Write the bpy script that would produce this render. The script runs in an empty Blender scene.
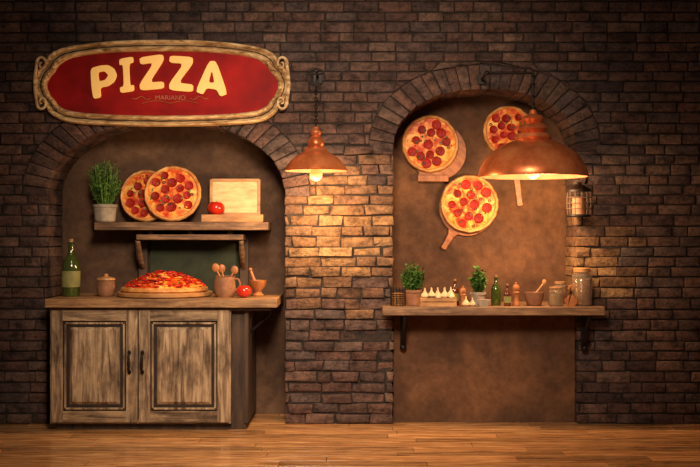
import bpy, math, random
from mathutils import Vector, Matrix
random.seed(7)
R=random.random
def U(a,b): return a+(b-a)*R()
K=0.0075; D=8.0; ZC=190.5*K
def f_(y): return (D+y)/D
def PX(px,y=0): return (px-350)*K*f_(y)
def PZ(py,y=0): return ZC+(233.5-py)*K*f_(y)
def W(n,y=0): return n*K*f_(y)

def lin(c):
    o=[]
    for v in c:
        v=v/255.0
        o.append(v/12.92 if v<=.04045 else ((v+.055)/1.055)**2.4)
    return (*o,1)

# ---------------------------------------------------------------- materials
def nodes(name):
    m=bpy.data.materials.new(name); m.use_nodes=True
    nt=m.node_tree; b=nt.nodes['Principled BSDF']
    return m,nt,b
def ramp(nt,stops,interp='LINEAR'):
    r=nt.nodes.new('ShaderNodeValToRGB'); r.color_ramp.interpolation=interp
    e=r.color_ramp.elements
    while len(e)<len(stops): e.new(0.5)
    for i,(p,c) in enumerate(stops):
        e[i].position=p; e[i].color=lin(c)
    return r
def noise(nt,scale,stretch=(1,1,1),detail=8,rough=.6,dist=0):
    tc=nt.nodes.new('ShaderNodeTexCoord'); mp=nt.nodes.new('ShaderNodeMapping')
    mp.inputs['Scale'].default_value=stretch
    n=nt.nodes.new('ShaderNodeTexNoise'); n.inputs['Scale'].default_value=scale
    n.inputs['Detail'].default_value=detail; n.inputs['Roughness'].default_value=rough
    n.inputs['Distortion'].default_value=dist
    nt.links.new(tc.outputs['Object'],mp.inputs['Vector']); nt.links.new(mp.outputs[0],n.inputs['Vector'])
    return n
def mix(nt,a,b,fac,mode='MIX'):
    x=nt.nodes.new('ShaderNodeMixRGB'); x.blend_type=mode
    for s,v in ((0,fac),(1,a),(2,b)):
        if hasattr(v,'links'): nt.links.new(v,x.inputs[s])
        elif s==0: x.inputs[0].default_value=v
        else: x.inputs[s].default_value=v
    return x.outputs[0]
def mat(name,stops,scale=8,stretch=(1,1,1),rough=.6,metal=0,bump=.2,bd=.005,island=0,detail=8,dist=0,emit=None,es=0,trans=0,coat=0,spec=.5,patch=None):
    m,nt,b=nodes(name)
    if len(stops)==2 and len(stops[0])==3: stops=[(.35,stops[0]),(.65,stops[1])]
    n=noise(nt,scale,stretch,detail,.6,dist)
    r=ramp(nt,stops); nt.links.new(n.outputs['Fac'],r.inputs[0]); col=r.outputs[0]
    if patch:
        pn=noise(nt,patch[0],patch[1],9,.7,.3); pr_=ramp(nt,[(.36,patch[2]),(.56,(255,255,255))]); nt.links.new(pn.outputs['Fac'],pr_.inputs[0])
        col=mix(nt,col,pr_.outputs[0],patch[3],'MULTIPLY')
    if island:
        g=nt.nodes.new('ShaderNodeNewGeometry'); mr=nt.nodes.new('ShaderNodeMapRange')
        mr.inputs['To Min'].default_value=1-island; mr.inputs['To Max'].default_value=1+island
        nt.links.new(g.outputs['Random Per Island'],mr.inputs['Value'])
        h=nt.nodes.new('ShaderNodeHueSaturation'); nt.links.new(mr.outputs[0],h.inputs['Value']); nt.links.new(col,h.inputs['Color'])
        col=h.outputs[0]
    nt.links.new(col,b.inputs['Base Color'])
    b.inputs['Roughness'].default_value=rough; b.inputs['Metallic'].default_value=metal
    b.inputs['Transmission Weight'].default_value=trans
    b.inputs['Coat Weight'].default_value=coat; b.inputs['Specular IOR Level'].default_value=spec
    if emit:
        b.inputs['Emission Color'].default_value=lin(emit); b.inputs['Emission Strength'].default_value=es
    if bump:
        bp=nt.nodes.new('ShaderNodeBump'); bp.inputs['Strength'].default_value=bump; bp.inputs['Distance'].default_value=bd
        nt.links.new(n.outputs['Fac'],bp.inputs['Height']); nt.links.new(bp.outputs[0],b.inputs['Normal'])
    return m

def brick_mat(name,st):
    m,nt,b=nodes(name)
    g=nt.nodes.new('ShaderNodeNewGeometry')
    r=ramp(nt,st)
    nt.links.new(g.outputs['Random Per Island'],r.inputs[0])
    n1=noise(nt,9,(1,1,1.6),10,.65); r1=ramp(nt,[(.3,(84,74,70)),(.5,(200,195,192)),(.72,(255,246,236))])
    nt.links.new(n1.outputs['Fac'],r1.inputs[0])
    c=mix(nt,r.outputs[0],r1.outputs[0],1.0,'MULTIPLY')
    n2=noise(nt,45,(1,1,1),6,.7); r2=ramp(nt,[(.35,(74,64,60)),(.55,(255,255,255))]); nt.links.new(n2.outputs['Fac'],r2.inputs[0])
    c=mix(nt,c,r2.outputs[0],.5,'MULTIPLY')
    nt.links.new(c,b.inputs['Base Color']); b.inputs['Roughness'].default_value=.8
    b.inputs['Specular IOR Level'].default_value=.25
    bp=nt.nodes.new('ShaderNodeBump'); bp.inputs['Strength'].default_value=1.0; bp.inputs['Distance'].default_value=.016
    n3=noise(nt,28,(1,1,1.5),8,.65); nt.links.new(n3.outputs['Fac'],bp.inputs['Height']); nt.links.new(bp.outputs[0],b.inputs['Normal'])
    return m
M={}
M['brick']=brick_mat('aged_brick',[(0,(88,72,70)),(.14,(118,88,78)),(.3,(104,88,84)),(.45,(130,96,84)),(.6,(112,96,92)),(.75,(126,94,82)),(.88,(144,116,102)),(1,(90,68,62))])
M['brickmid']=brick_mat('half_lit_brick',[(0,(120,90,70)),(.2,(148,112,84)),(.4,(116,88,70)),(.6,(144,108,82)),(.8,(162,126,94)),(1,(126,94,72))])  # in-between tone, edge of the lamp glow painted into the brick
M['brickglow']=brick_mat('sandy_lit_brick',[(0,(152,114,80)),(.25,(184,144,102)),(.45,(142,104,74)),(.65,(174,134,92)),(.85,(198,158,112)),(1,(152,114,82))])  # pale sandy brick with lamp glow painted into its colour
M['mortar']=mat('mortar',[(28,22,19),(52,41,35)],40,rough=.95,bump=.5)
def plaster(name,a,b_,c_):
    m,nt,b=nodes(name)
    n=noise(nt,1.8,(1,1,1),10,.62,.4); r=ramp(nt,[(.3,a),(.5,b_),(.7,c_)]); nt.links.new(n.outputs['Fac'],r.inputs[0])
    n2=noise(nt,14,(1,1,1),8,.7); r2=ramp(nt,[(.3,(165,155,145)),(.6,(255,255,255))]); nt.links.new(n2.outputs['Fac'],r2.inputs[0])
    c=mix(nt,r.outputs[0],r2.outputs[0],.6,'MULTIPLY'); nt.links.new(c,b.inputs['Base Color'])
    b.inputs['Roughness'].default_value=.85; b.inputs['Specular IOR Level'].default_value=.25
    bp=nt.nodes.new('ShaderNodeBump'); bp.inputs['Strength'].default_value=.3; bp.inputs['Distance'].default_value=.008
    nt.links.new(n2.outputs['Fac'],bp.inputs['Height']); nt.links.new(bp.outputs[0],b.inputs['Normal'])
    return m
M['plL']=plaster('brown_plaster',(64,45,35),(90,66,50),(116,86,64))
M['plR']=plaster('umber_plaster',(70,47,33),(98,67,46),(130,88,58))
M['floor']=mat('floor_wood',[(.28,(104,66,38)),(.45,(162,112,68)),(.58,(194,142,90)),(.72,(224,178,122))],3.2,(1,9,1),rough=.2,bump=.12,bd=.003,island=.38,dist=.8)
M['oldwood']=mat('weathered_wood',[(.3,(64,47,35)),(.42,(130,103,77)),(.55,(174,144,110)),(.72,(206,180,144))],5,(7,7,.6),rough=.75,bump=.6,bd=.006,dist=.6,patch=(4.5,(1,1,.6),(96,74,56),.85))
M['oldwoodh']=mat('weathered_wood_rail',[(.3,(64,47,35)),(.42,(124,98,72)),(.56,(166,136,102)),(.72,(198,170,134))],5,(.6,7,7),rough=.75,bump=.6,bd=.006,dist=.6,patch=(4.5,(.6,1,1),(90,68,50),.9))
M['darkwood']=mat('dark_wood',[(40,28,20),(84,58,38)],6,(4,4,.6),rough=.65,bump=.4)
M['groove']=mat('stained_groove',[(30,19,13),(52,34,22)],12,rough=.8)
M['topwood']=mat('counter_wood',[(.3,(90,60,36)),(.5,(152,110,70)),(.7,(196,152,102))],6,(.6,5,7),rough=.5,bump=.4,dist=.6,patch=(4,(.6,1,1),(110,84,62),.7))
M['shelfwood']=mat('shelf_wood',[(.3,(76,50,33)),(.5,(130,94,63)),(.7,(174,134,95))],6,(.6,5,7),rough=.6,bump=.4,dist=.6,patch=(4,(.6,1,1),(110,84,62),.7))
M['lightwood']=mat('light_wood',[(.3,(140,94,54)),(.5,(176,124,74)),(.7,(200,148,94))],7,(1,1,3),rough=.5,bump=.2)
M['peelwood']=mat('peel_wood',[(.3,(120,66,32)),(.5,(164,98,50)),(.7,(188,122,66))],7,(3,.8,1),rough=.5,bump=.2)
M['frame']=mat('gilded_wood',[(.3,(104,72,42)),(.44,(184,142,92)),(.62,(236,202,150))],9,(.7,2,2),rough=.5,bump=.6,bd=.008,dist=1)
M['red']=mat('red_enamel',[(.25,(96,6,6)),(.5,(148,12,12)),(.75,(176,22,18))],3,rough=.6,bump=.1,spec=.15)
M['cream']=mat('cream_paint_glow',[(255,200,110),(255,210,122)],10,rough=.5,bump=0,emit=(255,186,92),es=.25)  # painted letters, slight emission added to keep them bright
M['gold']=mat('gold_paint',[(150,84,44),(186,112,60)],10,rough=.5,bump=0)
M['iron']=mat('wrought_iron',[(22,18,16),(44,36,32)],20,rough=.5,metal=.7,bump=.2)
M['copper']=mat('copper',[(.3,(168,82,44)),(.5,(214,116,66)),(.7,(234,144,86))],7,rough=.34,metal=.62,bump=.1)
M['copperin']=mat('shade_inside',[(130,74,38),(156,94,50)],8,rough=.7,bump=0)
M['bulb']=mat('warm_bulb',[(255,190,120),(255,200,140)],5,bump=0,emit=(255,166,84),es=1.0)
M['crust']=mat('pizza_crust',[(.3,(154,88,36)),(.5,(210,138,68)),(.7,(234,176,100))],14,rough=.6,bump=.5,bd=.006)
M['cheese']=mat('pizza_cheese',[(.34,(180,36,14)),(.46,(218,88,28)),(.56,(242,160,58)),(.72,(250,212,122))],13,rough=.45,bump=.5,bd=.006,dist=.8,spec=.25)
M['pep']=mat('pepperoni',[(.3,(112,16,8)),(.55,(162,28,13)),(.75,(190,56,28))],60,rough=.55,bump=.2,island=.25,spec=.2)
M['sauce']=mat('tomato_chunks',[(154,16,8),(220,50,20)],30,rough=.4,bump=.3,island=.3)
M['basil']=mat('basil_leaf',[(40,74,24),(88,124,50)],20,rough=.5,island=.35)
M['herb']=mat('herb_leaf',[(48,82,30),(108,148,60)],20,rough=.55,island=.4)
M['olive']=mat('olive',[(26,22,18),(50,44,30)],20,rough=.3)
M['pot']=mat('stone_pot',[(130,116,98),(174,158,136)],12,rough=.75)
M['terra']=mat('terracotta',[(120,78,52),(156,104,70)],12,rough=.75)
M['soil']=mat('soil',[(30,20,14),(54,38,26)],40,rough=.95)
M['ggreen']=mat('green_glass',[(58,70,20),(84,98,32)],4,rough=.08,bump=0,trans=.35,coat=.5)
M['glass']=mat('clear_glass',[(236,222,198),(240,228,206)],4,rough=.05,bump=0,trans=.92)
M['amber']=mat('amber_glass',[(86,40,16),(120,58,22)],4,rough=.12,bump=0,trans=.3,coat=.5)
M['label']=mat('paper_label',[(120,116,62),(150,140,80)],14,rough=.8,bump=.05)
M['pale']=mat('pale_board',[(.3,(182,142,92)),(.5,(218,182,128)),(.7,(234,204,150))],6,(1,1,4),rough=.6,bump=.15)
M['tomato']=mat('tomato_skin',[(180,22,10),(216,44,22)],5,rough=.2,bump=0,coat=.4)
M['garlic']=mat('garlic_skin',[(190,156,110),(222,192,146)],16,(3,3,.6),rough=.5,bump=.2,island=.15)
M['spice']=mat('spice',[(140,84,30),(190,126,56)],60,rough=.8)
M['chalk']=mat('green_chalkboard',[(32,38,24),(54,60,38)],6,rough=.85)
M['cork']=mat('cork',[(130,90,56),(166,124,84)],50,rough=.85)

# ---------------------------------------------------------------- mesh builder
class MB:
    def __init__(s): s.v=[];s.f=[];s.m=[];s.mats=[];s.M=Matrix.Identity(4)
    def mi(s,k):
        if k not in s.mats: s.mats.append(k)
        return s.mats.index(k)
    def add(s,vs,fs,k):
        o=len(s.v); i=s.mi(k)
        s.v+= [s.M@Vector(v) for v in vs]
        for f in fs: s.f.append([o+a for a in f]); s.m.append(i)
    def box(s,x0,x1,y0,y1,z0,z1,k):
        s.add([(x0,y0,z0),(x1,y0,z0),(x1,y1,z0),(x0,y1,z0),(x0,y0,z1),(x1,y0,z1),(x1,y1,z1),(x0,y1,z1)],
              [(3,2,1,0),(4,5,6,7),(0,1,5,4),(1,2,6,5),(2,3,7,6),(3,0,4,7)],k)
    def cham(s,x0,x1,z0,z1,yb,yf,c,k):
        s.add([(x0,yb,z0),(x1,yb,z0),(x1,yb,z1),(x0,yb,z1),(x0+c,yf,z0+c),(x1-c,yf,z0+c),(x1-c,yf,z1-c),(x0+c,yf,z1-c)],
              [(4,5,6,7),(0,1,5,4),(1,2,6,5),(2,3,7,6),(3,0,4,7)],k)
    def lathe(s,prof,k,c=(0,0,0),seg=32,jit=0):
        vs=[];fs=[];n=len(prof)
        js=[U(1-jit,1+jit) for _ in range(seg)]
        for i in range(seg):
            a=2*math.pi*i/seg
            for r,z in prof: vs.append((c[0]+r*js[i]*math.cos(a),c[1]+r*js[i]*math.sin(a),c[2]+z))
        for i in range(seg):
            j=(i+1)%seg
            for q in range(n-1): fs.append((i*n+q,j*n+q,j*n+q+1,i*n+q+1))
        s.add(vs,fs,k)
    def ball(s,c,r,k,sc=(1,1,1),seg=16,rings=10):
        pr=[(math.sin(math.pi*i/rings),-math.cos(math.pi*i/rings)) for i in range(rings+1)]
        vs=[];fs=[];n=rings+1
        for i in range(seg):
            a=2*math.pi*i/seg
            for p,z in pr: vs.append((c[0]+r*sc[0]*p*math.cos(a),c[1]+r*sc[1]*p*math.sin(a),c[2]+r*sc[2]*z))
        for i in range(seg):
            j=(i+1)%seg
            for q in range(n-1): fs.append((i*n+q,j*n+q,j*n+q+1,i*n+q+1))
        s.add(vs,fs,k)
    def tube(s,pts,r,k,seg=8,closed=False):
        pts=[Vector(p) for p in pts]; n=len(pts)
        rs=r if isinstance(r,(list,tuple)) else [r]*n
        vs=[];fs=[]; prev=None
        for i,p in enumerate(pts):
            if closed: t=pts[(i+1)%n]-pts[i-1]
            else: t=pts[min(i+1,n-1)]-pts[max(i-1,0)]
            t.normalize()
            if prev is None:
                a=Vector((0,0,1)) if abs(t.z)<.9 else Vector((1,0,0))
                u=t.cross(a).normalized()
            else: u=(prev-t*prev.dot(t)).normalized()
            prev=u; w=t.cross(u)
            for q in range(seg):
                a=2*math.pi*q/seg; vs.append(p+(u*math.cos(a)+w*math.sin(a))*rs[i])
        for i in range(n if closed else n-1):
            j=(i+1)%n
            for q in range(seg):
                q2=(q+1)%seg; fs.append((i*seg+q,i*seg+q2,j*seg+q2,j*seg+q))
        if not closed:
            fs.append(tuple(range(seg-1,-1,-1))); fs.append(tuple((n-1)*seg+q for q in range(seg)))
        s.add(vs,fs,k)
    def leaf(s,p,d,l,w,k):
        d=Vector(d).normalized(); up=Vector((U(-.5,.5),U(-.5,.5),1)).normalized()
        sd=d.cross(up)
        if sd.length<1e-3: sd=Vector((1,0,0))
        sd.normalize(); nn=sd.cross(d); p=Vector(p)
        s.add([p,p+d*l*.35+sd*w*.5+nn*w*.15,p+d*l*.75+sd*w*.38+nn*w*.1,p+d*l,p+d*l*.75-sd*w*.38+nn*w*.1,p+d*l*.35-sd*w*.5+nn*w*.15,p+d*l*.5],
              [(0,1,6),(1,2,6),(2,3,6),(3,4,6),(4,5,6),(5,0,6)],k)
    def build(s,name,loc=(0,0,0),rot=None,bevel=0,parent=None,sharp=38):
        me=bpy.data.meshes.new(name); me.from_pydata([tuple(v) for v in s.v],[],s.f); 
        for k in s.mats: me.materials.append(M[k])
        me.polygons.foreach_set('material_index',s.m)
        me.polygons.foreach_set('use_smooth',[True]*len(s.f)); me.update()
        import bmesh
        bm=bmesh.new(); bm.from_mesh(me); bmesh.ops.recalc_face_normals(bm,faces=bm.faces); bm.to_mesh(me); bm.free()
        me.set_sharp_from_angle(angle=math.radians(sharp))
        ob=bpy.data.objects.new(name,me); bpy.context.collection.objects.link(ob)
        if bevel:
            b=ob.modifiers.new('bevel','BEVEL'); b.width=bevel; b.segments=2; b.limit_method='ANGLE'; b.angle_limit=math.radians(40)
        ob.location=loc
        if rot is not None: ob.rotation_euler=rot
        if parent: ob.parent=parent
        return ob

# ---------------------------------------------------------------- room shell
XL,XR,H=-4.4,4.4,3.9
NICH=[dict(cx=(166-350)*K,a=119*K,zs=(424-197)*K,b=76*K,w=25*K,n=2.15),
      dict(cx=(485-350)*K,a=92*K,zs=(424-152)*K,b=63*K,w=24*K,n=2.25)]
ND=.46
def se(t,a,b,n):
    c,s_=math.cos(t),math.sin(t)
    return (a*math.copysign(abs(c)**(2/n),c), b*abs(s_)**(2/n))
def arch(N,e,num=48):
    return [(N['cx']+x,N['zs']+z) for x,z in (se(math.pi*(1-i/num),N['a']+e,N['b']+e,N['n']) for i in range(num+1))]
wb=MB()
poly=[(XL,0)]
for N in NICH:
    poly.append((N['cx']-N['a']-.01,0)); poly+=arch(N,.01); poly.append((N['cx']+N['a']+.01,0))
poly+=[(XR,0),(XR,H),(XL,H)]
n=len(poly)
wb.add([(x,.014,z) for x,z in poly],[tuple(range(n))],'mortar')
wb.add([(x,.014,z) for x,z in poly]+[(x,ND,z) for x,z in poly],[(i,(i+1)%n,n+(i+1)%n,n+i) for i in range(n)],'mortar')
def brick(q,rough=1.0,yb=.43,k='brick'):
    q=[Vector((x,z)) for x,z in q]; c=U(.006,.010); yf=U(-.007,.006)*rough
    def ins(q,c):
        o=[]
        for i in range(4):
            a=q[(i+1)%4]-q[i]; b=q[i-1]-q[i]
            ca=min(c,a.length*.4); cb=min(c,b.length*.4)
            o.append(q[i]+(a.normalized()*ca if a.length>1e-6 else a)+(b.normalized()*cb if b.length>1e-6 else b))
        return o
    q=[p+Vector((U(-.0035,.0035),U(-.0035,.0035)))*rough for p in q]
    i1=ins(q,c*.35); i2=ins(q,c*1.3)
    vs=[(p.x,yb,p.y) for p in q]+[(p.x,yf+c,p.y) for p in q]+[(p.x,yf+c*.3,p.y) for p in i1]+[(p.x,yf+U(-.0025,.0025)*rough,p.y) for p in i2]
    fs=[]
    for L in range(3):
        for i in range(4): fs.append((L*4+i,L*4+(i+1)%4,L*4+4+(i+1)%4,L*4+4+i))
    fs.append((12,13,14,15))
    wb.add(vs,fs,k)
RH=10.4*K; G=.009
def border(N,z):
    if z<=N['zs']: return N['a']
    a=N['a']+N['w']+.006; b=N['b']+N['w']+.006; t=(z-N['zs'])/b
    return 0 if t>=1 else a*(1-t**N['n'])**(1/N['n'])
r=0; z=0
while z<H-.02:
    h=RH*U(.92,1.08); zt=min(z+h,H)
    cuts=[]
    for N in NICH:
        hb,ht=border(N,z+.001),border(N,zt)
        if z<N['zs']<=zt: ht=hb
        if hb>0: cuts.append((N['cx'],hb,ht))
    iv=[]; cur=(XL,XL)
    for cx,hb,ht in cuts:
        iv.append((cur,(cx-hb,cx-ht))); cur=(cx+hb,cx+ht)
    iv.append((cur,(XR,XR)))
    x=XL-U(0,.2); xs=[x]
    while x<XR+.3: x+=U(.17,.27) if R()>.12 else U(.11,.15); xs.append(x)
    for (A,B) in iv:
        lo,hi=min(A),max(B)
        for i in range(len(xs)-1):
            x0,x1=xs[i],xs[i+1]
            if x1<lo or x0>hi: continue
            bl,br=max(x0+G/2,A[0]),min(x1-G/2,B[0]); tl,tr=max(x0+G/2,A[1]),min(x1-G/2,B[1])
            if br-bl<.012 and tr-tl<.012: continue
            if br<bl: br=bl=(min(max(bl,A[0]),B[0]))
            if tr<tl: tr=tl=(min(max(tl,A[1]),B[1]))
            rough=1.0; k='brick'; xc=(bl+br)/2
            if -.5<xc<.35 and z<2.1: rough=2.3
            if 1.65<xc<2.0 and z<2.1: rough=1.7
            d1=math.hypot((xc+.12)/.48,(z-1.42)/.54); d2=math.hypot((xc-1.85)/.3,(z-1.2)/.4)  # brick colour lightened around the two lamp-lit spots
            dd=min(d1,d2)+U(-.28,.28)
            if dd<.65: k='brickglow'
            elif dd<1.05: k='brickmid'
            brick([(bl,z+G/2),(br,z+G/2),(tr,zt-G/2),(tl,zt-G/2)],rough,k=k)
    z=zt
for N in NICH:
    M_=400; pts=[math.pi*(1-i/M_) for i in range(M_+1)]
    P=[Vector(se(t,N['a'],N['b'],N['n'])) for t in pts]; O=[Vector(se(t,N['a']+N['w'],N['b']+N['w'],N['n'])) for t in pts]
    mid=[(a+b)/2 for a,b in zip(P,O)]
    L=[0]
    for i in range(M_): L.append(L[-1]+(mid[i+1]-mid[i]).length)
    nb=int(L[-1]/(10.6*K)); 
    def at(l):
        for i in range(M_):
            if L[i+1]>=l: 
                t=(l-L[i])/(L[i+1]-L[i]); return P[i].lerp(P[i+1],t),O[i].lerp(O[i+1],t)
        return P[-1],O[-1]
    for i in range(nb):
        l0,l1=L[-1]*i/nb+G*.4,L[-1]*(i+1)/nb-G*.4
        (a,b),(c,d)=at(l0),at(l1); o=Vector((N['cx'],N['zs']))
        brick([a+o,c+o,d+o,b+o],1.3)
for N,k in zip(NICH,('plL','plR')):
    x0,x1=N['cx']-N['a']-.03,N['cx']+N['a']+.03
    wb.add([(x0,ND-.02,0),(x1,ND-.02,0),(x1,ND-.02,2.7),(x0,ND-.02,2.7)],[(0,1,2,3)],k)
SH_T=PZ(307,-.24); SH_B=SH_T-.062
N=NICH[1]
wb.box(N['cx']-N['a']+.004,N['cx']+N['a']-.004,.06,ND-.02,0,SH_B-.002,'plR')
wb.build('wall_back',sharp=60)

fb=MB(); y=.5
fb.box(XL,XR,-9,.6,-.06,-.006,'groove')
while y>-9:
    x=XL-U(0,1.2)
    while x<XR:
        l=U(.7,1.5); a,b=max(x,XL),min(x+l,XR)
        if b-a>.02: fb.add([(a+.003,y-.145,0),(b-.003,y-.145,0),(b-.003,y-.002,0),(a+.003,y-.002,0),(a+.001,y-.149,-.005),(b-.001,y-.149,-.005),(b-.001,y,-.005),(a+.001,y,-.005)],[(0,1,2,3),(4,5,1,0),(5,6,2,1),(6,7,3,2),(7,4,0,3)],'floor')
        x+=l
    y-=.15
fb.build('floor',sharp=20)

# ---------------------------------------------------------------- sign
sg=MB(); SY=-.02
def cat(pts,sub=8):
    n=len(pts); o=[]
    for i in range(n):
        p0,p1,p2,p3=[Vector(pts[(i+j-1)%n]) for j in range(4)]
        for s_ in range(sub):
            t=s_/sub
            o.append(.5*((2*p1)+(-p0+p2)*t+(2*p0-5*p1+4*p2-p3)*t*t+(-p0+3*p1-3*p2+p3)*t**3))
    return o
SC=(163,84)
outer=[(163,40),(215,41.5),(258,47),(275,54),(281,64),(288,71),(292,85),(288,98),(281,105),(275,115),(257,123),(215,126),(163,127)]
inner=[(163,52),(215,53),(252,58),(266,65),(271,72),(276,78),(279,86),(276,95),(271,101),(266,107),(252,112),(215,115),(163,116)]
def full(h): return h+[(2*SC[0]-x,y_) for x,y_ in h[-2:0:-1]]
def loc2(p): return ((p[0]-SC[0])*K*.99,(SC[1]-p[1])*K*.99)
O=cat(full(outer)); I=cat(full(inner))
prof=[(0,0),(0,-.035),(.08,-.058),(.2,-.062),(.32,-.05),(.4,-.030),(.5,-.024),(.58,-.034),(.68,-.055),(.8,-.06),(.9,-.052),(.97,-.035),(1,-.02)]
vs=[];fs=[];m_=len(prof);n=len(O)
for i in range(n):
    for j,(t,yy) in enumerate(prof):
        p=loc2(O[i].lerp(I[i],t)); wob=1+.12*math.sin(i*1.7+j)
        vs.append((p[0],yy*wob if 0<j<m_-1 else yy,p[1]))
for i in range(n):
    for j in range(m_-1): fs.append((i*m_+j,((i+1)%n)*m_+j,((i+1)%n)*m_+j+1,i*m_+j+1))
sg.add(vs,fs,'frame')
ch=[]
for i in range(n):
    p=loc2(O[i].lerp(I[i],.49)); ch.append((p[0],-.026,p[1]))
sg.tube(ch,.006,'darkwood',6,True)
vs=[(0,-.03,0)]+[(*[loc2(p)[0]],-.021,loc2(p)[1]) for p in I]
sg.add(vs,[(0,1+i,1+(i+1)%n) for i in range(n)],'red')
vs=[(loc2(p)[0],0,loc2(p)[1]) for p in O]; sg.add(vs,[tuple(range(n))],'darkwood')
for sx in (-1,1):
    for sz in (-1,1):
        pts=[];rs=[]
        for i in range(26):
            t=i/25; a=t*2.6*math.pi; rr=(1-t)*.052+.008
            cx,cz=loc2((SC[0]+sx*120,SC[1]-sz*19))
            pts.append((cx+sx*rr*math.cos(a)*.7,-.058-.01*t,cz+sz*rr*math.sin(a)))
            rs.append(.011*(1-.4*t))
        sg.tube(pts,rs,'frame',8)
    pts=[];
    for i in range(13):
        t=i/12; x_,z_=loc2((SC[0]+sx*(124+3*math.sin(t*math.pi)),SC[1]-24+48*t)); pts.append((x_,-.06,z_))
    sg.tube(pts,.013,'frame',8)
for sx in (-1,1):
    pts=[]
    for i in range(24):
        t=i/23; x_,z_=loc2((SC[0]+8+sx*(20+18*t),98.5+2.2*math.sin(t*9)*(1-t*.6))); pts.append((x_,-.034,z_))
    sg.tube(pts,.0028,'gold',6)
    pts=[]
    for i in range(20):
        t=i/19; x_,z_=loc2((SC[0]+8+sx*(28*t),104-2.5*math.sin(t*math.pi))); pts.append((x_,-.034,z_))
    sg.tube(pts,.0022,'gold',6)
sign=sg.build('pizza_sign',loc=(PX(SC[0],SY),-.012,PZ(SC[1],SY)))
def chaikin(p,n=2):
    for _ in range(n):
        o=[]
        for i in range(len(p)):
            a,b=p[i],p[(i+1)%len(p)]
            o+=[(a[0]*.84+b[0]*.16,a[1]*.84+b[1]*.16),(a[0]*.16+b[0]*.84,a[1]*.16+b[1]*.84)]
        p=o
    return p
letters={'p':[[(91,69),(101,66),(109,65.5),(115,69),(118,76),(115,83),(109,87),(101,88.5),(102,98),(94,100),(92,88)],[(99,73),(105,72),(109,76),(106,80.5),(100,82)]],
'i':[[(120,59.5),(134,57),(134.5,63),(130,64.5),(131,86),(135,85.5),(135,92),(121,94),(120.5,88),(124.5,87),(123.5,65.5),(120,66)]],
'z':[[(140,58),(164,54.5),(165,61),(150.5,83),(165,82),(165,89.5),(141,91.5),(140,85),(154.5,63.5),(141,65.5)]],
'z_2':[[(170.5,56),(194,57.5),(194,64.5),(179.5,83.5),(194.5,85),(194,93),(170,91),(170,84),(184.5,64.5),(170,63.5)]],
'a':[[(210,61.5),(217.5,61.5),(229,95),(221,97.5),(217.5,90.5),(207.5,89),(204,95.5),(196,92.5)],[(212.8,71),(215.3,83.5),(209.8,83)]]}
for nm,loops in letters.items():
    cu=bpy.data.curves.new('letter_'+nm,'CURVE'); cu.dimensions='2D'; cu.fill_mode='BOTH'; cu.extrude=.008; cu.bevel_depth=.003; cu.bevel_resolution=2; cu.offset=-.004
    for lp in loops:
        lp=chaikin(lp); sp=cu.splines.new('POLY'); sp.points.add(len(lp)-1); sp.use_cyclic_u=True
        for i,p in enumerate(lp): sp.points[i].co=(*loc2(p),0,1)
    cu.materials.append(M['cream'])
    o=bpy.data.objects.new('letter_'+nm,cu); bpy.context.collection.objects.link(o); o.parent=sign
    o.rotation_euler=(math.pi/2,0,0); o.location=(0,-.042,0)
cu=bpy.data.curves.new('subtitle','FONT'); cu.body='MARIANO'; cu.size=.05; cu.extrude=.001; cu.align_x='CENTER'; cu.materials.append(M['gold'])
o=bpy.data.objects.new('subtitle',cu); bpy.context.collection.objects.link(o); o.parent=sign; o.rotation_euler=(math.pi/2,0,0)
p=loc2((171,100.5)); o.location=(p[0],-.034,p[1])

# ---------------------------------------------------------------- cabinet with counter
CY=-.27; CT=PZ(299,-.33)
cb=MB(); x0,x1=PX(50,CY),PX(231,CY); x2=PX(248,CY); zb,zt=.05,CT-.068
cb.box(x0+.02,x2-.02,CY+.05,ND-.05,0,zb,'darkwood')
cb.box(x0,x1,CY+.022,ND-.04,zb,zt,'groove')
cb.box(x1,x2,CY+.05,ND-.04,zb,zt,'darkwood')
cb.box(x2-.03,x2,CY+.03,CY+.06,zb,zt,'darkwood')
cb.box(x0,x1,CY,CY+.03,zt-.03,zt,'oldwoodh'); cb.box(x0,x1,CY,CY+.03,zb,zb+.03,'oldwoodh')
cb.box(x0,x0+.03,CY,CY+.03,zb+.03,zt-.03,'oldwood'); cb.box(x1-.03,x1,CY,CY+.03,zb+.03,zt-.03,'oldwood')
xm=PX(138.5,CY)
def door(a,b,c,d):
    yf=CY-.018; s_=.082
    cb.box(a,a+s_,yf,CY+.02,c,d,'oldwood'); cb.box(b-s_,b,yf,CY+.02,c,d,'oldwood')
    cb.box(a+s_,b-s_,yf,CY+.02,d-s_,d,'oldwoodh'); cb.box(a+s_,b-s_,yf,CY+.02,c,c+s_,'oldwoodh')
    i=s_
    cb.box(a+i,b-i,CY+.0,CY+.02,c+i,d-i,'groove')
    for ii,w,yy,k in ((i+.010,.014,yf+.004,'oldwood'),):
        cb.box(a+ii,a+ii+w,yy,CY+.02,c+ii,d-ii,k); cb.box(b-ii-w,b-ii,yy,CY+.02,c+ii,d-ii,k)
        cb.box(a+ii,b-ii,yy,CY+.02,c+ii,c+ii+w,k); cb.box(a+ii,b-ii,yy,CY+.02,d-ii-w,d-ii,k)
    cb.cham(a+i+.034,b-i-.034,c+i+.034,d-i-.034,CY+.010,yf+.001,.034,'oldwood')
door(x0+.014,xm-.005,zb+.012,zt-.012); door(xm+.005,x1-.014,zb+.012,zt-.012)
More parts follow.
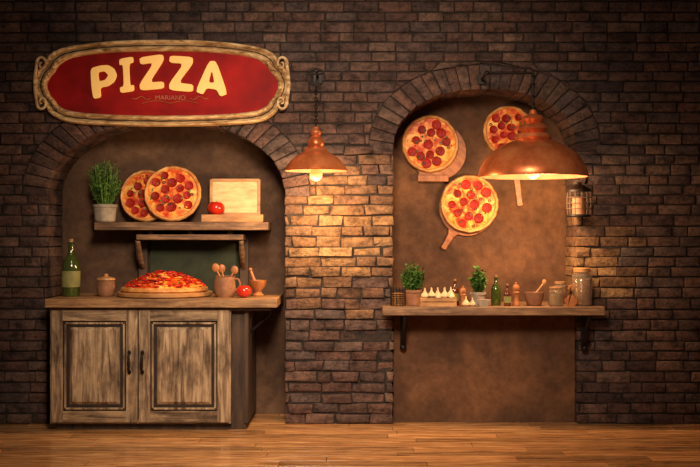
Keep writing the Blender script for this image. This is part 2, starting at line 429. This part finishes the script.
for px in (130,143):
    hx=PX(px,CY); hz=PZ(362,CY); yy=CY-.018
    cb.tube([(hx,yy,hz+.07),(hx,yy-.028,hz+.06),(hx,yy-.034,hz),(hx,yy-.028,hz-.06),(hx,yy,hz-.07)],[.009,.008,.011,.008,.009],'iron',8)
    for s_ in (-1,1): cb.ball((hx,yy-.004,hz+s_*.07),.014,'iron',(1,.5,1.3),10,6)
a,b=PX(45,-.33),PX(277,-.33)
cb.box(a,b,-.33,.05,CT-.062,CT,'topwood'); cb.box(a,b,.052,ND-.03,CT-.062,CT,'topwood')
cb.box(a+.03,b-.05,-.29,-.27,CT-.085,CT-.062,'darkwood')
cb.tube([(b-.06,-.1,CT-.063),(b-.075,-.1,CT-.13),(x2,-.1,CT-.26)],.012,'iron',8)
cb.build('cabinet',bevel=.004)

# ---------------------------------------------------------------- tiered shelf in left niche
ST=PZ(222,.1)
sh=MB()
sh.box(PX(94,.1),PX(268,.1),.1,ND-.025,ST-.062,ST,'shelfwood')
sh.box(PX(136,.14),PX(243,.14),.14,ND-.025,PZ(240,.14),PZ(234.5,.14),'shelfwood')
for px in (141,243):
    xx=PX(px,.3)
    sh.box(xx-.035,xx+.035,.37,.43,CT,ST-.06,'darkwood')
    pts=[(xx,.38,PZ(268,.3)),(xx,.3,PZ(262,.3)),(xx,.22,PZ(252,.3)),(xx,.17,PZ(240,.14)-.002)]
    sh.tube(pts,[.02,.024,.024,.02],'shelfwood',8)
sh.box(PX(147,.3),PX(238,.3),.415,.432,CT,PZ(240,.14),'chalk')
for px in (150,190,230): sh.box(PX(px,.2)-.02,PX(px,.2)+.02,.2,.4,PZ(235,.14),ST-.06,'darkwood')
sh.build('tiered_shelf',bevel=.005)

# ---------------------------------------------------------------- right shelf
rs=MB()
rs.box(PX(383,-.24),PX(605,-.24),-.24,-.022,SH_B,SH_T,'shelfwood')
N=NICH[1]; rs.box(N['cx']-N['a']+.012,N['cx']+N['a']-.012,-.022,ND-.025,SH_B,SH_T,'shelfwood')
for px,yw in ((404,.058),(586,-.016)):
    xx=PX(px,-.1); z_=SH_B
    rs.box(xx-.022,xx+.022,yw-.016,yw,z_-.27,z_,'iron'); rs.box(xx-.022,xx+.022,-.22,yw,z_-.014,z_,'iron')
    rs.tube([(xx,yw-.02,z_-.24),(xx,yw-.07,z_-.2),(xx,-.13,z_-.1),(xx,-.2,z_-.015)],[.016,.02,.018,.014],'iron',8)
    rs.ball((xx,yw-.03,z_-.26),.026,'iron')
rs.build('wall_shelf',bevel=.005)

# ---------------------------------------------------------------- pizzas
def make_pizza(Rr,pep=12,seed=1,th=1.0):
    st=random.getstate(); random.seed(seed)
    p=MB()
    p.lathe([(0,0),(Rr*.95,0),(Rr,.012),(Rr*1.0,.024),(Rr*.96,.036),(Rr*.91,.034),(Rr*.87,.022)],'crust',seg=48,jit=.012)
    p.lathe([(Rr*.89,.022),(Rr*.6,.026),(Rr*.3,.027),(0,.027)],'cheese',seg=48)
    pl=[]; tries=0; r=Rr*.155
    while len(pl)<pep and tries<6000:
        tries+=1; a=U(0,6.283); q=math.sqrt(R())*Rr*.71; x,y_=q*math.cos(a),q*math.sin(a)
        if all((x-u)**2+(y_-v)**2>(r*2.1)**2 for u,v in pl): pl.append((x,y_))
    for x,y_ in pl:
        rr=r*U(.85,1.15); p.M=Matrix.Translation((x,y_,.026))@Matrix.Rotation(U(-.08,.08),4,'X')@Matrix.Rotation(U(-.08,.08),4,'Y')
        p.lathe([(0,.006),(rr*.75,.0055),(rr*.95,.009),(rr,.006),(rr,-.002)],'pep',seg=16)
    p.M=Matrix.Identity(4)
    for _ in range(14):
        a=U(0,6.283); q=math.sqrt(R())*Rr*.78; p.leaf((q*math.cos(a),q*math.sin(a),.034),(U(-1,1),U(-1,1),U(0,.2)),Rr*.10,Rr*.06,'basil')
    for _ in range(8):
        a=U(0,6.283); q=math.sqrt(R())*Rr*.78; p.M=Matrix.Translation((q*math.cos(a),q*math.sin(a),.031))
        p.tube([(Rr*.045*math.cos(t*1.0472),Rr*.045*math.sin(t*1.0472),0) for t in range(6)],Rr*.016,'olive',6,True)
    p.M=Matrix.Identity(4)
    for _ in range(30):
        a=U(0,6.283); q=math.sqrt(R())*Rr*.8; p.ball((q*math.cos(a),q*math.sin(a),.028),Rr*U(.02,.045),'cheese' if R()<.4 else 'sauce',(1,1,.5),8,5)
    random.setstate(st); return p
def peel(px,py,rp,hx,hy,y,name='pizza_peel'):
    m=MB(); rr=W(rp,y)
    dx,dz=PX(hx,y)-PX(px,y),PZ(hy,y)-PZ(py,y); L=math.hypot(dx,dz); a=math.atan2(dz,dx)
    out=[]; w=W(3.2,y); a0=math.asin(min(.9,w*1.7/rr))
    for i in range(41):
        t=a0+(2*math.pi-2*a0)*i/40; out.append((rr*math.cos(t),rr*math.sin(t)))
    out+=[(rr+.03,-w),(L-.03,-w*.8),(L-.008,-w*.95),(L,-w*.4),(L,w*.4),(L-.008,w*.95),(L-.03,w*.8),(rr+.03,w)]
    n=len(out)
    m.add([(x,-.012,z_) for x,z_ in out]+[(x,.006,z_) for x,z_ in out],[tuple(range(n)),tuple(range(2*n-1,n-1,-1))]+[(i,(i+1)%n,n+(i+1)%n,n+i) for i in range(n)],'peelwood')
    return m.build(name,loc=(PX(px,y),y,PZ(py,y)),rot=(0,-a,0),bevel=.003)
def wallpizza(px,py,rp,y,seed,pep=12,spin=0,tilt=math.pi/2):
    m=make_pizza(W(rp,y),pep,seed)
    ob=m.build('pizza',loc=(PX(px,y),y,PZ(py,y)))
    ob.rotation_euler=(Matrix.Rotation(tilt,4,'X')@Matrix.Rotation(spin,4,'Z')).to_euler()
    return ob
yb=ND-.028
peel(438,152,28,420,181,yb); wallpizza(430,144,28.5,yb-.014,3,14)
peel(511,134,26,520,206,yb); wallpizza(508,131,25,yb-.014,5,13)
peel(467,208,28,443,249,yb); wallpizza(469,204,29,yb-.014,8,14)
m=MB(); xx=PX(434,yb); m.box(xx-.13,xx+.11,-.03,0.003,-.03,.02,'peelwood'); m.build('wooden_ledge',loc=(0,yb-.018,PZ(178,yb)),bevel=.004)

def leanpizza(px,rp,y,seed,tl=12,yaw=0):
    m=make_pizza(W(rp,y),14,seed); t=math.radians(90-tl); rr=W(rp,y)*1.0
    ob=m.build('pizza',loc=(PX(px,y),y,ST+rr*math.sin(t)+.002)); ob.rotation_euler=(t,0,yaw); return ob
leanpizza(147,26.5,.34,11,12); leanpizza(173,28.5,.27,21,12)

m=MB(); m.lathe([(0,0),(.335,0),(.352,.008),(.355,.03),(.345,.036),(.325,.03),(0,.03)],'lightwood',seg=56)
PXC,PYC=PX(165,.03),.03
m.build('wooden_platter',loc=(PXC,PYC,CT+.001))
p=MB(); Rr=.325
p.lathe([(0,0),(Rr*.95,0),(Rr,.014),(Rr*.99,.03),(Rr*.94,.04),(Rr*.9,.036)],'crust',seg=60,jit=.012)
dome=lambda q: .034+.105*(1-(q/(Rr*.92))**1.9)
p.lathe([(Rr*.92*t,dome(Rr*.92*t)) for t in (1,.9,.75,.6,.45,.3,.15,0)],'cheese',seg=48,jit=.01)
for i in range(420):
    a=U(0,6.283); q=math.sqrt(R())*Rr*.88; c=(q*math.cos(a),q*math.sin(a),dome(q)+U(-.002,.008))
    s=R()
    if s<.42: p.ball(c,U(.012,.024),'sauce',(1,U(.6,1.2),.5),8,6)
    elif s<.74: p.ball(c,U(.01,.022),'cheese',(1.3,.8,.4),8,6)
    elif s<.93:
        p.M=Matrix.Translation(c)@Matrix.Rotation(U(-.5,.5),4,'X')@Matrix.Rotation(U(-.5,.5),4,'Y'); r=U(.022,.034)
        p.lathe([(0,.005),(r*.8,.005),(r,.008),(r,0),(0,-.001)],'pep',seg=14); p.M=Matrix.Identity(4)
    else: p.leaf((c[0],c[1],c[2]+.008),(U(-1,1),U(-1,1),.2),.03,.016,'basil')
p.build('pizza',loc=(PXC,PYC,CT+.033))

# ---------------------------------------------------------------- plants
def herb(px,y,base,potprof,potk,fr,fh,n,ll,lw,k,name='potted_herb'):
    m=MB(); m.lathe(potprof,potk,seg=28)
    ph=max(z_ for _,z_ in potprof); pr=[r_ for r_,z_ in potprof if z_==ph][0]
    m.lathe([(pr*.9,ph-.015),(0,ph-.01)],'soil',seg=20)
    for i in range(n):
        a=U(0,6.283); q=math.sqrt(R()); hh=fh*U(.45,1)*(1-.25*q*q)
        tip=Vector((fr*q*math.cos(a),fr*q*math.sin(a)*.8,ph+hh)); b0=Vector((pr*.5*q*math.cos(a),pr*.5*q*math.sin(a),ph-.012))
        md=b0.lerp(tip,.5)+Vector((fr*.15*math.cos(a),fr*.12*math.sin(a),0))
        pts=[(b0*(1-t)**2+md*2*t*(1-t)+tip*t*t) for t in (0,.25,.5,.75,1)]
        m.tube(pts,.0018,k,4)
        for j in range(12):
            t=.2+.8*j/11; pp=b0*(1-t)**2+md*2*t*(1-t)+tip*t*t
            m.leaf(pp,(U(-1,1),U(-1,1),U(-.2,.9)),ll*U(.7,1.2),lw*U(.8,1.2),k)
    return m.build(name,loc=(PX(px,y),y,base+.001))
herb(105,.22,ST,[(0,0),(.068,0),(.078,.01),(.088,.11),(.094,.115),(.094,.135),(.084,.135)],'pot',.135,.37,110,.034,.013,'herb')
IY=-.08
herb(413,IY+.1,SH_T,[(0,0),(.05,0),(.06,.09),(.066,.092),(.066,.11),(.056,.11)],'terra',.09,.21,60,.03,.018,'basil')
herb(478,IY,SH_T,[(0,0),(.045,0),(.054,.08),(.06,.082),(.06,.1),(.05,.1)],'pot',.07,.19,40,.034,.024,'basil')

# ---------------------------------------------------------------- counter props
m=MB(); m.lathe([(0,0),(.06,0),(.067,.01),(.067,.21),(.06,.25),(.035,.3),(.023,.33),(.022,.39),(.027,.393),(.027,.405),(.02,.407),(0,.407)],'ggreen',seg=28)
m.lathe([(.0685,.07),(.0685,.19)],'label',seg=28); m.lathe([(0,.405),(.018,.405),(.018,.43),(0,.43)],'cork',seg=14)
m.build('olive_oil_bottle',loc=(PX(71,.0),.0,CT+.001))
m=MB(); m.lathe([(0,0),(.05,0),(.066,.02),(.07,.07),(.064,.11),(.066,.118),(.058,.118),(.055,.1),(0,.098)],'terra',seg=26)
m.lathe([(.06,.118),(.07,.122),(.066,.136),(.03,.145),(.015,.15),(.016,.165),(0,.17)],'lightwood',seg=26)
m.build('spice_crock',loc=(PX(106,.0),.0,CT+.001))
m=MB(); m.lathe([(0,0),(.062,0),(.074,.02),(.08,.07),(.074,.13),(.07,.15),(.075,.155),(.068,.156),(.064,.02),(0,.02)],'terra',seg=28)
m.tube([(.07,0,.135),(.1,0,.13),(.112,0,.1),(.105,0,.065),(.076,0,.05)],.008,'terra',8)
for a,l,t in ((.2,.21,0),(2.0,.22,1),(3.4,.23,0)):
    dx,dy=.045*math.cos(a),.03*math.sin(a)
    tip=(dx*1.5,dy*1.5,l*.9); m.tube([(-dx*.6,-dy*.6,.03),tip],.0065,'peelwood',8)
    m.ball((tip[0]*1.05,tip[1],tip[2]+.01),.03,'peelwood',(.9,.3,1.1),12,8)
m.build('utensil_pitcher',loc=(PX(225,-.1),-.1,CT+.001))
def tomato(px,y,base,r):
    m=MB(); prof=[]
    for i in range(15):
        t=math.pi*i/14; rr=r*math.sin(t)*1.05; zz=r*.86*(1-math.cos(t)); zz-= .18*r*math.exp(-(rr/(r*.35))**2) if i>7 else 0
        prof.append((rr,zz))
    m.lathe(prof,'tomato',seg=24); top=r*1.72*.92
    for i in range(5):
        a=i*1.257; m.leaf((0,0,top-.004),(math.cos(a),math.sin(a),.12),r*.6,r*.22,'basil')
    m.tube([(0,0,top-.01),(0.002,0,top+.012)],.003,'basil',6)
    return m.build('tomato',loc=(PX(px,y),y,base+.001))
tomato(244,-.17,CT,.055)
def paddle(w,h,hl,k='lightwood',t=.018):
    m=MB()
    out=[(-w,.03),(-w+.02,0),(w-.02,0),(w,.03),(w,h-.05),(w-.05,h),(.025,h+.03),(.02,h+hl),(.01,h+hl+.015),(-.01,h+hl+.015),(-.02,h+hl),(-.025,h+.03),(-w+.05,h),(-w,h-.05)]
    n=len(out)
    m.add([(x,-t/2,z_) for x,z_ in out]+[(x,t/2,z_) for x,z_ in out],[tuple(range(n)),tuple(range(2*n-1,n-1,-1))]+[(i,(i+1)%n,n+(i+1)%n,n+i) for i in range(n)],k)
    return m
m=MB(); m.lathe([(0,0),(.04,0),(.045,.01),(.025,.03),(.03,.045),(.06,.08),(.066,.12),(.058,.12),(.05,.08),(0,.05)],'peelwood',seg=26)
m.tube([(-.01,0,.07),(-.055,.01,.19)],[.016,.009],'peelwood',10); m.ball((-.058,.01,.2),.014,'peelwood')
m.build('mortar_and_pestle',loc=(PX(258,.0),.0,CT+.001))

# ---------------------------------------------------------------- upper shelf props
ty=.24; tx0,tx1=PX(203,ty),PX(264,ty)
m=MB(); hh=.058
m.box(tx0,tx1,ty-.09,ty+.12,ST+.001,ST+.012,'shelfwood')
m.box(tx0,tx1,ty-.1,ty-.085,ST+.001,ST+hh,'lightwood'); m.box(tx0,tx1,ty+.115,ty+.13,ST+.001,ST+hh,'shelfwood')
m.box(tx0,tx0+.014,ty-.085,ty+.115,ST+.001,ST+hh,'shelfwood'); m.box(tx1-.014,tx1,ty-.085,ty+.115,ST+.001,ST+hh,'shelfwood')
m.box(tx0+.014,tx1-.014,ty-.085,ty+.115,ST+hh-.02,ST+hh-.008,'shelfwood')
m.build('wooden_crate',bevel=.003)
m=MB(); w,h=W(48,ty),W(36,ty)
m.box(-w/2,w/2,-.012,.012,0,h,'pale')
for q in (-1,1): m.box(q*w/2-.012,q*w/2+.012,-.017,.017,0,h,'lightwood')
m.box(-w/2,w/2,-.017,.017,h-.018,h+.006,'lightwood'); m.box(-w/2,w/2,-.017,.017,0,.018,'lightwood')
m.build('bread_board',loc=(PX(235,ty+.06),ty+.06,ST+hh-.002),rot=(math.radians(-5),0,0),bevel=.003)
tomato(216,ty-.03,ST+hh-.008,.066)

# ---------------------------------------------------------------- right shelf props
B=SH_T+.001
m=MB()
for i in range(9): 
    z_=.004+i*.014; m.tube([(.055*math.cos(a*.3142),.055*math.sin(a*.3142),z_) for a in range(20)],.0028,'iron',5,True)
for a in range(14):
    t=a*.4488; m.tube([(.055*math.cos(t),.055*math.sin(t),0),(.055*math.cos(t),.055*math.sin(t),.135)],.0026,'iron',5)
m.lathe([(0,.003),(.05,.003),(.05,.09),(0,.1)],'spice',seg=18)
m.build('wire_basket',loc=(PX(398,IY-.04),IY-.04,B))
m=MB(); w=W(34,IY)/2; d=.05
m.box(-w,w,-d,d,0,.01,'lightwood')
for s_ in (-1,1):
    m.box(-w,w,s_*d-.005,s_*d+.005,0,.03,'lightwood'); m.box(-w,w,s_*d-.005,s_*d+.005,.036,.062,'lightwood'); m.box(s_*w-.006,s_*w+.006,-d,d,0,.062,'lightwood')
def bulb(m,x,y_,z_,r):
    m.lathe([(0,0),(r*.6,.0),(r,r*.5),(r*.95,r*.95),(r*.5,r*1.45),(r*.22,r*1.9),(r*.15,r*2.7),(0,r*2.75)],'garlic',c=(x,y_,z_),seg=14,jit=.07)
for i in range(5):
    for j in (-.022,.022): bulb(m,-w+.03+i*(2*w-.06)/4,j,.05+U(0,.018),U(.024,.031))
m.build('garlic_crate',loc=(PX(438,IY-.06),IY-.06,B))
def mill(px,y,s,k='darkwood'):
    m=MB(); m.lathe([(0,0),(.035*s,0),(.037*s,.01*s),(.03*s,.03*s),(.022*s,.07*s),(.026*s,.1*s),(.031*s,.115*s),(.024*s,.125*s),(.03*s,.14*s),(.032*s,.16*s),(.022*s,.18*s),(.009*s,.186*s),(.011*s,.196*s),(0,.205*s)],k,seg=22)
    return m.build('pepper_mill',loc=(PX(px,y),y,B))
mill(463,IY-.06,.72,'peelwood'); mill(516,IY-.03,.85,'peelwood')
def bottle(name,px,y,k,s,lab=True):
    m=MB(); m.lathe([(0,0),(.034*s,0),(.037*s,.006*s),(.037*s,.12*s),(.03*s,.145*s),(.014*s,.165*s),(.013*s,.2*s),(.017*s,.202*s),(.017*s,.21*s),(0,.21*s)],k,seg=22)
    if lab: m.lathe([(.038*s,.035*s),(.038*s,.1*s)],'label',seg=22)
    m.lathe([(0,.208*s),(.011*s,.208*s),(.011*s,.228*s),(0,.228*s)],'cork',seg=12)
    m.build(name,loc=(PX(px,y),y,B))
bottle('vinegar_bottle',496,IY+.0,'ggreen',1.0,False); bottle('sauce_bottle',507.5,IY-.07,'amber',.72)
bottle('oil_bottle',455,IY+.07,'amber',.85)
m=MB(); m.lathe([(0,0),(.045,0),(.055,.01),(.07,.06),(.072,.1),(.066,.1),(.06,.05),(.04,.02),(0,.02)],'terra',seg=26); m.lathe([(.063,.085),(0,.098)],'spice',seg=20)
m.tube([(.01,0,.09),(.07,.01,.16)],.006,'lightwood',8); m.ball((.078,.011,.17),.02,'lightwood',(.8,.4,1.2),10,6)
m.build('spice_bowl',loc=(PX(534,IY-.02),IY-.02,B))
def jar(px,y,r,h,fill,fk='spice',lid='cork'):
    m=MB(); m.lathe([(0,0),(r*.93,0),(r,.008),(r,h*.78),(r*.78,h*.86),(r*.78,h*.9),(r*.74,h*.9),(r*.74,h*.85),(r*.95,h*.77),(r*.95,.012),(0,.01)],'glass',seg=26)
    m.lathe([(0,.013),(r*.9,.013),(r*.92,h*fill),(0,h*fill+.004)],fk,seg=22)
    m.lathe([(0,h*.89),(r*.84,h*.89),(r*.86,h*.99),(r*.8,h),(0,h)],lid,seg=24)
    m.build('storage_jar',loc=(PX(px,y),y,B))
jar(556,IY-.07,.056,.14,.6,'garlic'); jar(582,-.115,.074,.28,.7,'spice','lightwood'); jar(560,IY+.16,.05,.17,.5,'sauce')
m=paddle(.045,.10,.04,'peelwood',.012); m.build('paddle_board',loc=(PX(571,-.207),-.207,B),rot=(math.radians(-3),0,0),bevel=.003)
m=MB(); m.lathe([(0,0),(.04,0),(.05,.03),(.052,.05),(.046,.05),(.04,.015),(0,.012)],'pot',seg=20); m.lathe([(.044,.04),(0,.05)],'sauce',seg=16)
m.build('sauce_bowl',loc=(PX(484,-.18),-.18,B))
bulbm=MB(); bulb(bulbm,0,0,0,.028); bulb(bulbm,.05,.02,0,.024); bulbm.build('garlic_bulbs',loc=(PX(466,-.2),-.2,B))

# ---------------------------------------------------------------- pendant lamps
def link(m,c,r,l,rot,k='iron',th=.0035):
    pts=[]
    for i in range(14):
        a=2*math.pi*i/14; u=r*math.cos(a); v=l*math.sin(a)
        pts.append((c[0]+(u if rot else 0),c[1]+(0 if rot else u),c[2]+v))
    m.tube(pts,th,k,6,True)
def lamp_light(parent,loc,power,rad=.05):
    l=bpy.data.lights.new('lamp_glow','POINT'); l.energy=power; l.color=(1,.64,.33); l.shadow_soft_size=rad
    o=bpy.data.objects.new('lamp_glow',l); bpy.context.collection.objects.link(o); o.parent=parent; o.location=loc
LY=-.42; ref=170; s=K*f_(LY); m=MB()
def pr(l): return [(r_*s,(ref-y_)*s) for r_,y_ in l]
m.lathe(pr([(0,127),(2.5,127),(3.5,130),(5.5,131.5),(5.5,134),(4,136),(6.5,138),(8.5,142),(8.5,145),(7.5,147),(10.5,148),(11.5,151),(15,153.5),(21,157),(26,161.5),(30,167),(31.5,170),(30.8,171)]),'copper',seg=48)
m.lathe(pr([(30.8,171),(29.2,167.5),(25,162.5),(20,158.5),(10,154),(0,153)]),'copperin',seg=48)
m.lathe(pr([(0,152),(4,152),(4,162),(3,163)]),'iron',seg=14)
zz=(ref-127)*s; ztop=(ref-88)*s; i=0
while zz<ztop: link(m,(0,0,zz+.012),.009,.018,i%2); zz+=.026; i+=1
m.tube([(9*s*math.sin(t*.4488)*1.0,0,(ref-77)*s+8*s*math.cos(t*.4488)) for t in range(14)],.007,'iron',8,True)
m.tube([(-.05,0,(ref-74)*s),(.05,0,(ref-74)*s)],.007,'iron',8)
m.tube([(0,0,(ref-84)*s),(0,0,(ref-92)*s)],.005,'iron',6)
m.tube([(0,0,(ref-70)*s),(0,.15,(ref-69)*s),(0,-LY-.012,(ref-69)*s)],.01,'iron',8)
m.box(-.03,.03,-LY-.03,-LY-.014,(ref-76)*s,(ref-64)*s,'iron')
lampL=m.build('pendant_lamp',loc=(PX(316,LY),LY,PZ(ref,LY)),sharp=50)
m=MB(); m.lathe([(0,(-11)*s)]+[(6.5*s*math.sin(a),-4*s-7*s*math.cos(a)) for a in (.5,1,1.5,2,2.5)]+[(3*s,5*s),(3*s,8*s)],'bulb',seg=18)
m.build('bulb',parent=lampL); lamp_light(lampL,(0,.03,-30*s),50,.14)
LY=-.34; ref=176; s=K*f_(LY); m=MB()
m.lathe(pr([(0,110),(3,110),(4,114),(9,116),(11,119),(9,122),(8,123),(13,125),(15,129),(12,131.5),(11,132.5),(17,134),(18.5,138),(17,140),(23,142),(32,146),(41,152),(48,159.5),(52.5,168),(54.5,175),(54,177),(53,177)]),'copper',seg=64)
m.lathe(pr([(53,177),(51,169),(46,161),(39,154),(30,149),(15,145),(0,144)]),'copperin',seg=64)
m.lathe(pr([(0,144),(5,144),(5,158),(4,160)]),'iron',seg=14)
m.tube([(0,0,(ref-111)*s),(0,0,(ref-71)*s)],.010,'iron',8)
for y_ in (76,84,96,104): m.ball((0,0,(ref-y_)*s),.017,'iron',(1,1,.7),12,8)
xa=-(533-487)*s
m.tube([(0,0,(ref-73)*s),(xa,0,(ref-73)*s)],.0105,'iron',8)
m.tube([(.0,0,(ref-71)*s),(-.02,0,(ref-68)*s),(-.05,0,(ref-68)*s),(-.06,0,(ref-71)*s)],.007,'iron',8)
m.tube([(xa,0,(ref-73)*s),(xa,-LY-.012,(ref-73)*s)],.0105,'iron',8); m.ball((xa,0,(ref-73)*s),.018,'iron')
m.box(xa-.03,xa+.03,-LY-.03,-LY-.014,(ref-78)*s,(ref-68)*s,'iron')
lampR=m.build('pendant_lamp',loc=(PX(533,LY),LY,PZ(ref,LY)),sharp=50)
m=MB(); m.ball((0,0,4*s),7*s,'bulb'); m.lathe([(3*s,8*s),(3*s,18*s)],'bulb',seg=12)
m.build('bulb',parent=lampR); lamp_light(lampR,(.05,.05,-18*s),56,.14)

# ---------------------------------------------------------------- wall lantern
ly=-.12; s=K*f_(ly); m=MB()
m.lathe([(0,0),(.085,0),(.09,.006),(.09,.016),(.08,.02),(0,.02)],'iron',seg=24)
m.lathe([(.09,.185),(.088,.2),(.05,.225),(.02,.24),(.012,.255),(0,.258)],'iron',seg=24); m.lathe([(.09,.185),(0,.186)],'iron',seg=24)
for i in range(12):
    t=i*.5236; m.tube([(.084*math.cos(t),.084*math.sin(t),.015),(.09*math.cos(t),.09*math.sin(t),.1),(.084*math.cos(t),.084*math.sin(t),.188)],.0035,'darkwood',5)
for z_ in (.06,.1,.145): m.tube([(.09*math.cos(t*.3142),.09*math.sin(t*.3142),z_) for t in range(20)],.0035,'darkwood',5,True)
m.lathe([(0,.02),(.05,.02),(.05,.14),(0,.145)],'terra',seg=16)
m.tube([(.03*math.cos(t*.4488),0,.28+.03*math.sin(t*.4488)) for t in range(14)],.004,'iron',6,True)
m.tube([(0,0,.305),(0,.05,.315),(0,-ly-.012,.315)],.007,'iron',8); m.box(-.018,.018,-ly-.028,-ly-.014,.28,.35,'iron')
m.build('wall_lantern',loc=(PX(579,ly),ly,PZ(217,ly)))

# ---------------------------------------------------------------- lights, world, camera
def spot(name,loc,tgt,e,size,col,rad=.6,blend=1):
    l=bpy.data.lights.new(name,'SPOT'); l.energy=e; l.spot_size=math.radians(size); l.spot_blend=blend; l.color=col; l.shadow_soft_size=rad
    o=bpy.data.objects.new(name,l); bpy.context.collection.objects.link(o); o.location=loc
    o.rotation_euler=(Vector(tgt)-Vector(loc)).to_track_quat('-Z','Y').to_euler()
spot('added_spotlight',(-.1,-4.8,3.3),(-.15,0,1.4),1120,60,(1,.80,.60),.5)  # added key light with no visible fixture, soft edge darkens the wall sides
spot('added_spotlight',(-.5,-3.2,3.6),(-.5,-.7,.1),290,62,(1,.80,.58),.4)  # added unseen light to brighten cabinet and floor
w=bpy.data.worlds.new('World'); bpy.context.scene.world=w; w.use_nodes=True
w.node_tree.nodes['Background'].inputs[0].default_value=(1,.76,.60,1); w.node_tree.nodes['Background'].inputs[1].default_value=.10
bpy.context.scene.view_settings.view_transform='Standard'
cam=bpy.data.cameras.new('camera'); co=bpy.data.objects.new('camera',cam); bpy.context.collection.objects.link(co)
co.location=(0,-D,ZC); co.rotation_euler=(math.pi/2,0,0); cam.sensor_width=36; cam.lens=36*D/(700*K)
bpy.context.scene.camera=co
